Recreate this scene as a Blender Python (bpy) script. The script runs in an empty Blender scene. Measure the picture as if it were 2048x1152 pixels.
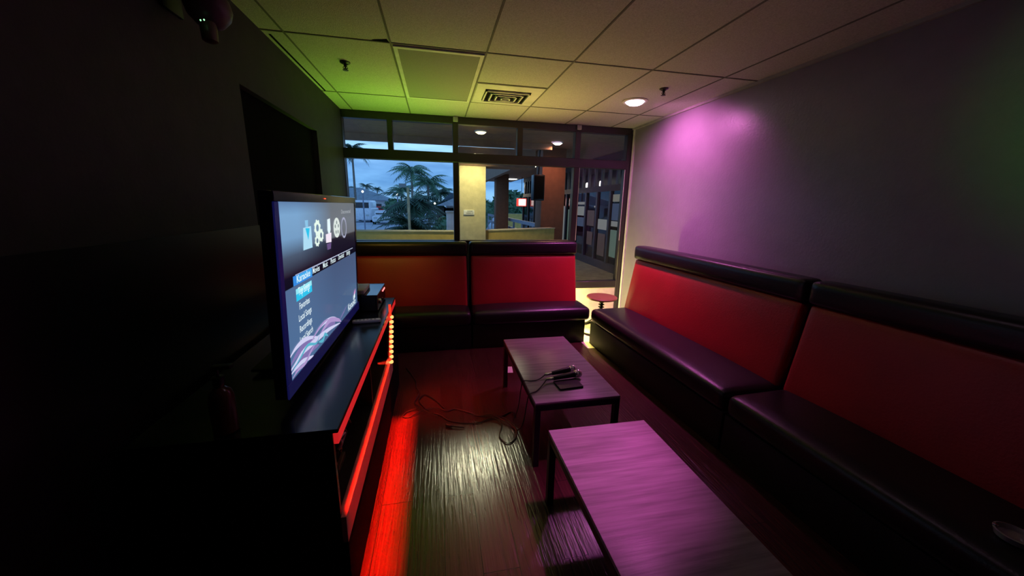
import bpy, bmesh, math, random
from mathutils import Vector, Matrix
random.seed(7)
PI = math.pi
C = bpy.context.scene.collection
S = bpy.context.scene

# ------------------------------------------------------------------ camera
yaw, pitch, roll, F = .2061, -.2251, -.0201, 725.3
fw = Vector((math.sin(yaw)*math.cos(pitch), math.cos(yaw)*math.cos(pitch), math.sin(pitch)))
rt = Vector((math.cos(yaw), -math.sin(yaw), 0)); up = rt.cross(fw)
Rv = rt*math.cos(roll) - up*math.sin(roll); Uv = rt*math.sin(roll) + up*math.cos(roll)
cam_d = bpy.data.cameras.new('camera'); cam = bpy.data.objects.new('camera', cam_d); C.objects.link(cam)
cam_d.sensor_width = 36; cam_d.lens = F/2048*36; cam_d.clip_start = .02; cam_d.clip_end = 500
m3 = Matrix((Rv, Uv, -fw)).transposed()
cam.matrix_world = Matrix.Translation((0, 0, 1.5)) @ m3.to_4x4()
S.camera = cam

# ------------------------------------------------------------------ view + world (dusk sky with soft cloud banks)
S.view_settings.view_transform = 'Standard'; S.view_settings.look = 'None'
S.view_settings.gamma = 1; S.view_settings.exposure = 0; S.view_settings.use_curve_mapping = False
S.cycles.max_bounces = 7; S.cycles.transparent_max_bounces = 12
S.cycles.sample_clamp_indirect = 4
W = bpy.data.worlds.new('dusk_sky'); S.world = W; W.use_nodes = True
nt = W.node_tree; nt.nodes.clear()
def N(t, ty, **k):
    n = t.nodes.new(ty)
    for a, b in k.items(): setattr(n, a, b)
    return n
def ramp(t, stops, interp='LINEAR'):
    r = N(t, 'ShaderNodeValToRGB'); r.color_ramp.interpolation = interp
    e = r.color_ramp.elements
    while len(e) < len(stops): e.new(.5)
    for i, (p, c) in enumerate(stops): e[i].position = p; e[i].color = (*c, 1) if len(c) == 3 else c
    return r
tc = N(nt, 'ShaderNodeTexCoord'); mp = N(nt, 'ShaderNodeMapping'); mp.inputs['Scale'].default_value = (3.2, 3.2, 15)
nz = N(nt, 'ShaderNodeTexNoise'); nz.inputs['Scale'].default_value = 1.6; nz.inputs['Detail'].default_value = 6
sp = N(nt, 'ShaderNodeSeparateXYZ'); el = ramp(nt, [(0, (.17, .35, .58)), (.05, (.10, .25, .50)), (.09, (.11, .26, .52)), (.125, (.22, .43, .70)), (.4, (.10, .23, .46)), (1, (.07, .15, .33))])
cl = ramp(nt, [(.35, (.60, .68, .78)), (.62, (1.3, 1.25, 1.18))])
mx = N(nt, 'ShaderNodeMix', data_type='RGBA', blend_type='MULTIPLY'); mx.inputs['Factor'].default_value = 1
bg = N(nt, 'ShaderNodeBackground'); wo = N(nt, 'ShaderNodeOutputWorld')
L = nt.links.new
L(tc.outputs['Generated'], mp.inputs[0]); L(mp.outputs[0], nz.inputs['Vector']); L(tc.outputs['Generated'], sp.inputs[0])
L(sp.outputs['Z'], el.inputs[0]); L(nz.outputs['Fac'], cl.inputs[0]); L(el.outputs[0], mx.inputs['A']); L(cl.outputs[0], mx.inputs['B'])
L(mx.outputs['Result'], bg.inputs[0]); L(bg.outputs[0], wo.inputs[0]); bg.inputs[1].default_value = 1.8

# ------------------------------------------------------------------ lights
def spot(name, loc, to, power, col, size, blend=.6, rad=.05):
    d = bpy.data.lights.new(name, 'SPOT'); d.energy = power; d.color = col; d.spot_size = math.radians(size); d.spot_blend = blend
    d.shadow_soft_size = rad
    o = bpy.data.objects.new(name, d); C.objects.link(o); o.location = loc
    o.rotation_euler = (Vector(to)-Vector(loc)).to_track_quat('-Z', 'Y').to_euler(); return o
def area(name, loc, to, power, col, sx, sy, spread=180, roll_to=None):
    d = bpy.data.lights.new(name, 'AREA'); d.shape = 'RECTANGLE'; d.size = sx; d.size_y = sy; d.energy = power; d.color = col
    d.spread = math.radians(spread)
    o = bpy.data.objects.new(name, d); C.objects.link(o); o.location = loc
    z = -(Vector(to)-Vector(loc)).normalized(); x = Vector(roll_to or (1, 0, 0)); x = (x - z*x.dot(z)).normalized(); y = z.cross(x)
    o.matrix_world = Matrix.Translation(loc) @ Matrix((x, y, z)).transposed().to_4x4(); return o
MAG = (1, .16, .78)
DL = [(1.868, 3.43), (1.04, 1.5)]                                    # the two magenta ceiling downlights
spot('downlight_glow', (DL[0][0], DL[0][1], 2.43), (DL[0][0]+2.2, DL[0][1]+.25, 0), 125, (1, .22, .78), 128, .85, .06)
spot('downlight_core', (DL[0][0], DL[0][1], 2.43), (DL[0][0]-.15, DL[0][1]-.1, 0), 185, MAG, 100, 1, .06)
spot('downlight_glow', (DL[1][0], DL[1][1], 2.44), (DL[1][0]-.50, DL[1][1]-.22, 0), 350, (1, .14, .72), 34, 1, .05)
# RGB strip lying behind the far bench: green to the left, yellow to the right
area('bench_strip_green', (-.35, 4.36, .98), (-.35, 3.85, 2.48), 5, (.42, 1, .05), 1.1, .04, 85)
area('bench_strip_yellow', (.85, 4.36, .98), (.80, 3.5, 2.48), 6.3, (1, .70, .16), 1.2, .04, 85)
# warm floor strip in the corner behind the benches
area('corner_strip_warm', (1.35, 4.42, .30), (2.3, 4.45, .12), 24, (1, .88, .30), .25, .1, 180, (0, 0, 1))
area('corner_strip_warm', (1.69, 4.30, .36), (1.66, 3.80, .0), 5, (1, .84, .22), .10, .16, 62)
# red LED tape under the lip of the media cabinet, and up its far stile
area('cabinet_tape_red', (-.337, 1.86, .69), (-.275, 1.86, 0), 11, (1, .012, .004), 1.28, .012, 20, (0, 1, 0))
area('cabinet_tape_red', (-.31, 2.53, .5), (.12, 2.62, .0), 2.6, (1, .03, .01), .4, .03, 100, (0, 0, 1))
# party light in the upper left corner throws a green spot on the right wall
spot('party_light_green', (-.80, 1.82, 2.1), (2.5, .80, 1.95), 26, (.10, 1, .05), 26, 1, .04)
spot('party_light_amber', (-.78, 1.84, 2.1), (-.42, 4.0, .80), 30, (1, .60, .08), 30, 1, .04)
# walkway lamps outside
spot('walkway_lamp_glow', (.63, 5.9, 2.62), (.63, 6.35, 0), 95, (1, .90, .40), 104, .5, .08)
spot('walkway_beam_glow', (.525, 5.17, 2.64), (.22, 1.98, 0), 200, (1, .95, .60), 13.5, 1, .06)
for (x, y, p, c) in [(2.34, 7.3, 30, (1, .45, .28)), (3.0, 11.5, 60, (1, .75, .4)), (3.6, 17.3, 110, (1, .9, .55))]:
    spot('walkway_lamp_glow', (x, y, 2.62), (x, y, 0), p, c, 165, .5, .08)

area('shop_added_fill', (4.9, 9.5, 2.45), (4.9, 9.5, 0), 22, (.9, .95, .85), 1.0, 7, 180, (1, 0, 0))  # added fill light, brightens the shop behind the glass

# ------------------------------------------------------------------ materials
def mat(name, col, rough=.5, metal=0, spec=.5, nscale=0, namt=.12, bump=0, bscale=40, stretch=(1, 1, 1), emit=None, estr=0, coat=0):
    m = bpy.data.materials.new(name); m.use_nodes = True; t = m.node_tree; b = t.nodes['Principled BSDF']; K = t.links.new
    b.inputs['Roughness'].default_value = rough; b.inputs['Metallic'].default_value = metal
    b.inputs['Specular IOR Level'].default_value = spec; b.inputs['Coat Weight'].default_value = coat
    c = N(t, 'ShaderNodeTexCoord'); q = N(t, 'ShaderNodeMapping'); q.inputs['Scale'].default_value = stretch
    K(c.outputs['Object'], q.inputs[0])
    n = N(t, 'ShaderNodeTexNoise'); n.inputs['Scale'].default_value = nscale or 9; n.inputs['Detail'].default_value = 5
    K(q.outputs[0], n.inputs['Vector'])
    lo = tuple(max(0, x*(1-namt)) for x in col); hi = tuple(x*(1+namt) for x in col)
    r = ramp(t, [(.3, lo), (.7, hi)]); K(n.outputs['Fac'], r.inputs[0]); K(r.outputs[0], b.inputs['Base Color'])
    if bump:
        n2 = N(t, 'ShaderNodeTexNoise'); n2.inputs['Scale'].default_value = bscale; n2.inputs['Detail'].default_value = 4
        K(q.outputs[0], n2.inputs['Vector']); bp = N(t, 'ShaderNodeBump'); bp.inputs['Strength'].default_value = bump; bp.inputs['Distance'].default_value = .01
        K(n2.outputs['Fac'], bp.inputs['Height']); K(bp.outputs[0], b.inputs['Normal'])
    if emit: b.inputs['Emission Color'].default_value = (*emit, 1); b.inputs['Emission Strength'].default_value = estr
    return m
def emi(name, col, s=1):
    return mat(name, (.02, .02, .02), .5, emit=col, estr=s)
M = {}
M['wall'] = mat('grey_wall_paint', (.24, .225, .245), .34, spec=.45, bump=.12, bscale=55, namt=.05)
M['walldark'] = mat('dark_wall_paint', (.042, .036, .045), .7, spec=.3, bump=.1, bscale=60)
M['ceil'] = mat('ceiling_tile', (.52, .52, .48), .95, spec=.15, nscale=130, namt=.16, bump=.45, bscale=150)
M['grid'] = mat('ceiling_grid_metal', (.34, .34, .31), .7, spec=.2)
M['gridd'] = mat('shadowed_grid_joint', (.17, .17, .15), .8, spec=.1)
M['slot'] = mat('dark_gap', (.006, .006, .006), 1, spec=.05)
M['white'] = mat('white_enamel', (.62, .62, .58), .5)
M['grille'] = mat('grille_mesh', (.24, .24, .22), .8, nscale=300, namt=.3)
M['black'] = mat('black_frame_metal', (.010, .009, .010), .45, spec=.35)
M['frame'] = mat('bronze_window_frame', (.020, .013, .018), .42, spec=.75)
M['vinyl'] = mat('black_vinyl', (.012, .009, .012), .34, spec=.42, bump=.10, bscale=120, nscale=3)
M['red'] = mat('red_vinyl', (.36, .012, .016), .42, spec=.5, bump=.12, bscale=90, nscale=3, namt=.1)
M['base'] = mat('black_bench_base', (.010, .009, .011), .55, spec=.3)
M['gloss'] = mat('gloss_black_laminate', (.008, .008, .010), .20, spec=.5)
M['mirror'] = mat('polished_black_glass', (.008, .008, .010), .05, spec=.7)
M['lipglow'] = mat('lip_painted_red_glow', (.30, .05, .05), .5, emit=(.52, .012, .014), estr=1)  # red tape light put into the lip's own colour as emission
M['satin'] = mat('satin_black_board', (.012, .011, .013), .35, spec=.4)
M['lip'] = mat('cabinet_edge_band', (.34, .30, .30), .45)
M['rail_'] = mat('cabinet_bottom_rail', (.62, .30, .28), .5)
M['signw'] = mat('white_sign_plate', (.92, .92, .90), .5)
M['lowwall'] = mat('cream_kick_wall', (.80, .76, .56), .6, bump=.1)
M['tile'] = mat('pale_floor_tile', (.70, .66, .50), .25, nscale=6, namt=.18)
M['chrome'] = mat('chrome', (.75, .74, .76), .18, metal=1)
M['redwood'] = mat('stool_seat_laminate', (.26, .15, .05), .45)
M['plastic'] = mat('pale_plastic', (.62, .54, .56), .5)
M['paper'] = mat('white_card', (.62, .60, .58), .7)
M['bezel'] = mat('tv_bezel_gloss', (.008, .008, .040), .16, spec=.6)
M['cable'] = mat('black_cable', (.010, .008, .008), .5)
M['brown'] = mat('amber_bottle', (.10, .035, .02), .2)

def wood_floor():
    m = bpy.data.materials.new('scraped_wood_floor'); m.use_nodes = True; t = m.node_tree; b = t.nodes['Principled BSDF']; K = t.links.new
    c = N(t, 'ShaderNodeTexCoord')
    mr = N(t, 'ShaderNodeMapping'); mr.inputs['Rotation'].default_value = (0, 0, PI/2); K(c.outputs['Object'], mr.inputs[0])
    br = N(t, 'ShaderNodeTexBrick'); br.inputs['Scale'].default_value = 1; br.inputs['Brick Width'].default_value = 1.2; br.inputs['Row Height'].default_value = .155
    br.inputs['Mortar Size'].default_value = .0015; br.inputs['Color1'].default_value = (.036, .013, .010, 1); br.inputs['Color2'].default_value = (.052, .021, .016, 1)
    br.inputs['Mortar'].default_value = (.01, .007, .006, 1); br.offset = .37; K(mr.outputs[0], br.inputs['Vector'])
    ms = N(t, 'ShaderNodeMapping'); ms.inputs['Scale'].default_value = (85, 3.6, 1); K(c.outputs['Object'], ms.inputs[0])
    n = N(t, 'ShaderNodeTexNoise'); n.inputs['Scale'].default_value = 1; n.inputs['Detail'].default_value = 3; n.inputs['Distortion'].default_value = .5; K(ms.outputs[0], n.inputs['Vector'])
    g = ramp(t, [(.3, (.72, .70, .70)), (.7, (1.25, 1.2, 1.2))]); K(n.outputs['Fac'], g.inputs[0])
    mxx = N(t, 'ShaderNodeMix', data_type='RGBA', blend_type='MULTIPLY'); mxx.inputs['Factor'].default_value = 1
    K(br.outputs['Color'], mxx.inputs['A']); K(g.outputs[0], mxx.inputs['B']); K(mxx.outputs['Result'], b.inputs['Base Color'])
    n3 = N(t, 'ShaderNodeTexNoise'); n3.inputs['Scale'].default_value = 2; n3.inputs['Detail'].default_value = 1; K(c.outputs['Object'], n3.inputs['Vector'])
    rr = ramp(t, [(.2, (.18, .18, .18)), (.8, (.25, .25, .25))]); K(n3.outputs['Fac'], rr.inputs[0]); K(rr.outputs[0], b.inputs['Roughness'])
    b1 = N(t, 'ShaderNodeBump'); b1.inputs['Strength'].default_value = .9; b1.inputs['Distance'].default_value = .0022; K(n.outputs['Fac'], b1.inputs['Height'])
    b2 = N(t, 'ShaderNodeBump'); b2.inputs['Strength'].default_value = .35; b2.inputs['Distance'].default_value = .001; b2.invert = True
    K(br.outputs['Fac'], b2.inputs['Height']); K(b1.outputs[0], b2.inputs['Normal']); K(b2.outputs[0], b.inputs['Normal'])
    b.inputs['Specular IOR Level'].default_value = .6
    return m
M['floor'] = wood_floor()
def table_wood():
    m = mat('grey_oak_laminate', (.24, .21, .225), .36, spec=.4, nscale=1, namt=.32, bump=.12, bscale=1.5, stretch=(3.5, 55, 3.5)); return m
M['table'] = table_wood()
def glass_mat():
    m = bpy.data.materials.new('window_glass'); m.use_nodes = True; t = m.node_tree; t.nodes.clear(); K = t.links.new
    o = N(t, 'ShaderNodeOutputMaterial'); a = N(t, 'ShaderNodeBsdfTransparent'); a.inputs[0].default_value = (.93, .95, .95, 1)
    g = N(t, 'ShaderNodeBsdfGlossy'); g.inputs['Roughness'].default_value = .02; f = N(t, 'ShaderNodeFresnel'); f.inputs[0].default_value = 1.45
    x = N(t, 'ShaderNodeMixShader'); K(f.outputs[0], x.inputs[0]); K(a.outputs[0], x.inputs[1]); K(g.outputs[0], x.inputs[2]); K(x.outputs[0], o.inputs[0]); return m
M['glass'] = glass_mat()

# ------------------------------------------------------------------ mesh helpers
def BM(): return bmesh.new()
def box(bm, lo, hi, bev=0, mtx=None, seg=2):
    r = bmesh.ops.create_cube(bm, size=1); vs = r['verts']
    c = [(a+b)/2 for a, b in zip(lo, hi)]; s = [abs(b-a) for a, b in zip(lo, hi)]
    for v in vs: v.co = Vector((c[0]+v.co.x*s[0], c[1]+v.co.y*s[1], c[2]+v.co.z*s[2]))
    if bev:
        es = list({e for v in vs for e in v.link_edges})
        rr = bmesh.ops.bevel(bm, geom=es, offset=bev, segments=seg, profile=.5, affect='EDGES')
        vs = list({v for f in rr['faces'] for v in f.verts} | {v for v in vs if v.is_valid})
    if mtx:
        for v in vs: v.co = mtx @ v.co
    return vs
def rbox(bm, lo, hi, r, puff=(0, 0, 0), n=(16, 8, 6), mtx=None):
    """soft box: every vertex pushed onto a rounded box, faces puffed out"""
    lo, hi = Vector(lo), Vector(hi); c = (lo+hi)/2; h = (hi-lo)/2; vm = {}
    def vert(i, j, k):
        key = (i, j, k)
        if key in vm: return vm[key]
        f = []
        for a, (q, nn) in enumerate(((i, n[0]), (j, n[1]), (k, n[2]))):
            t = q/nn; t = .5-.5*math.cos(t*PI) if nn > 3 else t
            f.append((t*2-1)*h[a])
        p = Vector(f); inn = Vector([max(-(h[a]-r), min(h[a]-r, p[a])) for a in range(3)])
        d = p-inn
        if d.length > 1e-9: p = inn + d.normalized()*min(r, max(d.length, r)) if True else p
        u = [p[a]/h[a] for a in range(3)]
        for a in range(3):
            if puff[a]:
                o = [b for b in range(3) if b != a]
                w = max(0, 1-u[o[0]]**4)*max(0, 1-u[o[1]]**4)
                p[a] += puff[a]*w*u[a]
        q = c+p
        if mtx: q = mtx @ q
        vm[key] = bm.verts.new(q); return vm[key]
    X, Y, Z = n
    def quad(a, b, c_, d):
        try: bm.faces.new((a, b, c_, d))
        except ValueError: pass
    for i in range(X):
        for j in range(Y):
            quad(vert(i, j, 0), vert(i, j+1, 0), vert(i+1, j+1, 0), vert(i+1, j, 0)); quad(vert(i, j, Z), vert(i+1, j, Z), vert(i+1, j+1, Z), vert(i, j+1, Z))
    for i in range(X):
        for k in range(Z):
            quad(vert(i, 0, k), vert(i+1, 0, k), vert(i+1, 0, k+1), vert(i, 0, k+1)); quad(vert(i, Y, k), vert(i, Y, k+1), vert(i+1, Y, k+1), vert(i+1, Y, k))
    for j in range(Y):
        for k in range(Z):
            quad(vert(0, j, k), vert(0, j, k+1), vert(0, j+1, k+1), vert(0, j+1, k)); quad(vert(X, j, k), vert(X, j+1, k), vert(X, j+1, k+1), vert(X, j, k+1))
def lathe(bm, prof, c=(0, 0, 0), n=24, mtx=None):
    rings = []
    for r, z in prof:
        ring = []
        for i in range(n):
            a = 2*PI*i/n; p = Vector((c[0]+r*math.cos(a), c[1]+r*math.sin(a), c[2]+z)); ring.append(bm.verts.new(mtx @ p if mtx else p))
        rings.append(ring)
    for a, b in zip(rings, rings[1:]):
        for i in range(n): bm.faces.new((a[i], a[(i+1) % n], b[(i+1) % n], b[i]))
    bm.faces.new(rings[0][::-1]); bm.faces.new(rings[-1])
def smooth_pts(P, k=6, closed=False):
    P = [Vector(p) for p in P]; out = []; n = len(P)
    for i in range(n if closed else n-1):
        g = (lambda j: P[j % n]) if closed else (lambda j: P[max(0, min(n-1, j))])
        a, b, c, d = g(i-1), g(i), g(i+1), g(i+2)
        for s in range(k):
            t = s/k; out.append(.5*((2*b)+(c-a)*t+(2*a-5*b+4*c-d)*t*t+(3*b-a-3*c+d)*t**3))
    if not closed: out.append(P[-1])
    return out
def tube(bm, P, r, n=8, closed=False):
    P = [Vector(p) for p in P]; rings = []; R_ = r if callable(r) else (lambda t: r)
    m = len(P)
    for i, p in enumerate(P):
        d = (P[(i+1) % m]-P[i-1]) if closed else (P[min(m-1, i+1)]-P[max(0, i-1)])
        d.normalize(); x = d.cross(Vector((0, 0, 1)))
        if x.length < 1e-3: x = d.cross(Vector((0, 1, 0)))
        x.normalize(); y = d.cross(x)
        rr = R_(i/(m-1))
        rings.append([bm.verts.new(p+x*rr*math.cos(2*PI*j/n)+y*rr*math.sin(2*PI*j/n)) for j in range(n)])
    pr = list(zip(rings, rings[1:])) + ([(rings[-1], rings[0])] if closed else [])
    for a, b in pr:
        for j in range(n): bm.faces.new((a[j], a[(j+1) % n], b[(j+1) % n], b[j]))
    if not closed: bm.faces.new(rings[0][::-1]); bm.faces.new(rings[-1])
def poly(bm, pts, th=None, d=(0, 0, 1)):
    vs = [bm.verts.new(p) for p in pts]; f = bm.faces.new(vs)
    if th:
        e = bmesh.ops.extrude_face_region(bm, geom=[f]); 
        for v in e['geom']:
            if isinstance(v, bmesh.types.BMVert): v.co += Vector(d)*th
def obj(name, bm, m, parent=None, smooth=True, local=False, label=None):
    bmesh.ops.recalc_face_normals(bm, faces=bm.faces[:])
    me = bpy.data.meshes.new(name); bm.to_mesh(me); bm.free(); o = bpy.data.objects.new(name, me); C.objects.link(o)
    me.materials.append(m)
    if smooth:
        for p in me.polygons: p.use_smooth = True
        try: me.set_sharp_from_angle(angle=math.radians(38))
        except Exception: pass
    if parent:
        o.parent = parent
        if not local: o.matrix_parent_inverse = parent['_m'] if False else parent_inv[parent.name]
    if label: o['label'] = label
    return o
parent_inv = {}
def thing(name, label, cat, loc=(0, 0, 0), group=None, mtx=None):
    o = bpy.data.objects.new(name, None); C.objects.link(o); o.empty_display_size = .1
    o.matrix_world = mtx if mtx else Matrix.Translation(loc)
    parent_inv[o.name] = o.matrix_world.inverted()
    o['label'] = label; o['category'] = cat
    if group: o['group'] = group
    return o
def tag(o, label, cat, group=None):
    o['label'] = label; o['category'] = cat
    if group: o['group'] = group
    return o
def reg(o): parent_inv[o.name] = o.matrix_world.inverted(); return o
def child_of(o):           # allow sub-parts under a mesh whose own matrix is identity
    parent_inv[o.name] = Matrix.Identity(4); return o
def subpart(name, bm, m, part, **k):
    # part was built in world coordinates under its thing: its world matrix is the identity
    o = obj(name, bm, m, None, **k); o.parent = part; o.matrix_parent_inverse = Matrix.Identity(4); return o
def struct(name, bm, m, parent=None, **k):
    o = obj(name, bm, m, None, **k)
    if parent: o.parent = parent; o.matrix_parent_inverse = Matrix.Identity(4)
    else: o['kind'] = 'structure'
    return o
def dup(root, delta, label):
    r = root.copy(); C.objects.link(r); r.location = root.location+Vector(delta); r['label'] = label
    for ch in list(root.children):
        c = ch.copy(); C.objects.link(c); c.parent = r; c.matrix_parent_inverse = ch.matrix_parent_inverse.copy()
        for g in ch.children:
            d = g.copy(); C.objects.link(d); d.parent = c; d.matrix_parent_inverse = g.matrix_parent_inverse.copy()
    return r

# ------------------------------------------------------------------ room shell
XL, XR, YW, YB, H = -.99, 2.50, 4.58, -1.3, 2.48
b = BM(); box(b, (XL-.1, YB-.1, -.1), (XR+.1, 3.44, 0)); box(b, (XL-.1, 3.44, -.1), (1.57, YW+.1, 0)); struct('floor', b, M['floor'], smooth=False)
b = BM(); box(b, (1.572, 3.442, -.1), (XR+.1, YW+.1, .001)); struct('floor_tile_corner', b, M['tile'], smooth=False).name = 'floor_corner'
b = BM(); box(b, (XL-.1, YB-.1, H), (XR+.1, YW+.1, H+.1)); ceil = struct('ceiling', b, M['ceil'], smooth=False)
gx, r1, T = -.8636, 2.673, .6096
b = BM()
for k in range(-1, 6):
    x = gx+k*T
    if XL < x-.02: box(b, (x-.006, YB, H-.0035), (x+.006, YW, H-.0002))
rows = [r1+2*T*k for k in range(-3, 2)]
for y in rows: box(b, (XL, y-.006, H-.0038), (XR, y+.006, H-.0003))
box(b, (.355, r1+T-.006, H-.004), (.965, r1+T+.006, H-.0004))
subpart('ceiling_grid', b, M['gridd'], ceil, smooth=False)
b = BM(); box(b, (-.965, 2.73, H-.004), (-.952, 3.88, H-.0005)); subpart('gap', b, M['slot'], ceil, smooth=False)
b = BM(); poly(b, [(-.36, 2.655, H-.004), (-.27, 2.625, H-.004), (-.262, 2.668, H-.004)], .003); subpart('chip', b, M['slot'], ceil, smooth=False)
b = BM(); box(b, (XR, YB, 0), (XR+.1, YW+.1, H)); struct('wall_right', b, M['wall'], smooth=False)
b = BM(); box(b, (XR-.022, YB, H-.022), (XR, YW, H)); struct('trim_1', b, M['grid'], smooth=False)
b = BM(); box(b, (XR-.016, YW-.09, 0), (XR, YW-.05, H-.022)); struct('trim_2', b, M['white'], smooth=False)
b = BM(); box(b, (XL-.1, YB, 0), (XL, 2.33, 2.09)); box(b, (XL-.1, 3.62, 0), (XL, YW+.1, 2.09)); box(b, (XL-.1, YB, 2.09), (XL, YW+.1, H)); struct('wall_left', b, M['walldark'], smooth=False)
b = BM(); box(b, (XL-.1, 2.33, 0), (XL-.04, 3.62, 2.09)); struct('door_1', b, M['slot'], smooth=False)
b = BM(); box(b, (XL-.0, YB, 0), (XL+.006, 2.33, 1.36)); struct('trim_3', b, M['satin'], smooth=False)
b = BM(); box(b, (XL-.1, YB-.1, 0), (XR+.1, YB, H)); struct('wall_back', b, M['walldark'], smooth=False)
# low walls under the glazing
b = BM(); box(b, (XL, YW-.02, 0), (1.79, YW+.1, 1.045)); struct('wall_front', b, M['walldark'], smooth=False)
b = BM(); box(b, (1.79, YW-.02, 0), (XR, YW+.08, .405)); struct('wall_front_low', b, M['lowwall'], smooth=False).name = 'wall_kick'

# ------------------------------------------------------------------ window wall
b = BM(); Y0, Y1 = YW-.03, YW+.06
def fr(x0, x1, z0, z1, y0=Y0, y1=Y1): box(b, (x0, y0, z0), (x1, y1, z1), .004, seg=1)
fr(XL, XR-.02, 2.40, 2.478)                                          # head
fr(XL, XR-.05, 1.978, 2.085, Y0-.01)                                  # transom bar
fr(XL, 1.79, 1.028, 1.06)                                            # sill
fr(1.79, 2.44, .41, .50)                                             # bottom rail
for x0, x1, z0 in [(.212, .275, 1.05), (1.72, 1.79, 0), (2.425, XR, 0), (XL, -.985, 1.05)]: fr(x0, x1, z0, 2.41, Y0-.004)
for x0, x1 in [(-.515, -.458), (.983, 1.048)]: fr(x0, x1, 2.08, 2.41)
win = struct('window_1', b, M['frame'])
panes = [(-.985, -.515, 2.085, 2.40), (-.458, .212, 2.085, 2.40), (.275, .983, 2.085, 2.40), (1.048, 1.72, 2.085, 2.40), (1.79, 2.425, 2.085, 2.40), (-.985, .212, 1.06, 1.978), (.275, 1.72, 1.06, 1.978), (1.79, 2.425, .50, 1.978)]
for x0, x1, z0, z1 in panes:
    b = BM(); poly(b, [(x0-.005, YW+.02, z0-.005), (x1+.005, YW+.02, z0-.005), (x1+.005, YW+.02, z1+.005), (x0-.005, YW+.02, z1+.005)]); subpart('glass_pane', b, M['glass'], win, smooth=False)
b = BM()
for x0, x1 in [(.275, .281), (1.79, 1.796), (2.417, 2.423)]: box(b, (x0, Y0-.008, 1.06), (x1, Y0, 1.975))
subpart('glazing_bead', b, M['plastic'], win, smooth=False)
for x in (.245, 1.755):
    b = BM(); box(b, (x-.028, Y0-.03, 2.42), (x+.028, Y0, 2.474), .006); box(b, (x-.004, Y0-.034, 2.425), (x+.004, Y0-.028, 2.47)); subpart('clip', b, M['white'], win)

# ------------------------------------------------------------------ ceiling fixtures
def downlight(x, y, label):
    t = thing('ceiling_downlight', label, 'ceiling light', (x, y, H), 'recessed downlights')
    b = BM(); lathe(b, [(.118, 0), (.118, -.006), (.104, -.012), (.086, -.010), (.086, -.004)], (x, y, H)); obj('trim_ring', b, M['white'], t)
    b = BM(); lathe(b, [(.002, -.040), (.03, -.039), (.055, -.033), (.075, -.022), (.084, -.010), (.085, -.004)], (x, y, H)); obj('lens', b, emi('downlight_lens', (1, .62, .93), 12), t, label='glowing pink white lens')
    return t
downlight(*DL[0], 'glowing magenta white round downlight in the ceiling near the right wall')
downlight(*DL[1], 'glowing magenta downlight in the ceiling above the near coffee table')
def sprinkler(x, y, label):
    t = thing('fire_sprinkler', label, 'sprinkler', (x, y, H), 'ceiling sprinklers')
    b = BM(); lathe(b, [(.036, 0), (.036, -.006), (.020, -.014), (.020, -.010)], (x, y, H)); obj('escutcheon', b, M['black'], t)
    b = BM(); lathe(b, [(.010, -.01), (.010, -.03), (.006, -.032), (.006, -.045)], (x, y, H), 12)
    for s in (-1, 1): tube(b, [(x+s*.010, y, H-.026), (x+s*.016, y, H-.038), (x, y, H-.052)], .003, 6)
    obj('head', b, M['black'], t)
    b = BM(); lathe(b, [(.020, -.052), (.020, -.0545), (.004, -.056)], (x, y, H), 12); obj('deflector', b, M['black'], t)
sprinkler(-.615, 3.096, 'dark sprinkler head on the green lit ceiling tile at left')
sprinkler(1.905, 3.029, 'dark sprinkler head on the pink lit ceiling beside the magenta downlight')
# square return grille
t = thing('return_air_grille', 'square grey return air grille in a pale frame set in the ceiling', 'vent', (.05, 3.28, H))
x0, x1, y0, y1 = -.243, .345, 2.70, 3.88; b = BM(); z0, z1 = H-.010, H-.001
for lo, hi in [((x0, y0, z0), (x1, y0+.03, z1)), ((x0, y1-.03, z0), (x1, y1, z1)), ((x0, y0+.03, z0), (x0+.025, y1-.03, z1)), ((x1-.025, y0+.03, z0), (x1, y1-.03, z1))]: box(b, lo, hi)
obj('frame', b, M['white'], t, smooth=False)
b = BM(); box(b, (x0+.025, y0+.03, H-.006), (x1-.025, y1-.03, H-.002)); obj('perforated_panel', b, M['grille'], t, smooth=False)
# square diffuser
t = thing('ceiling_diffuser', 'white stepped supply air diffuser with dark slots in the ceiling', 'vent', (.66, 3.58, H))
x0, x1, y0, y1 = .368, .952, 3.295, 3.87; b = BM(); box(b, (x0, y0, H-.006), (x1, y1, H-.002)); obj('plate', b, M['white'], t, smooth=False)
cx, cy = .655, 3.60
b = BM(); box(b, (cx-.205, cy-.17, H-.009), (cx+.205, cy+.17, H-.0065)); obj('throat', b, M['slot'], t, smooth=False)
for i in range(4):
    q = 1-i*.26; b = BM(); w, d = .20*q, .165*q; th = .012
    for lo, hi in [((cx-w, cy-d, 0), (cx+w, cy-d+th, 0)), ((cx-w, cy+d-th, 0), (cx+w, cy+d, 0)), ((cx-w, cy-d, 0), (cx-w+th, cy+d, 0)), ((cx+w-th, cy-d, 0), (cx+w, cy+d, 0))]:
        box(b, (lo[0], lo[1], H-.022-.004*i), (hi[0], hi[1], H-.008))
    obj('louver', b, M['white'], t, smooth=False)

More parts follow.
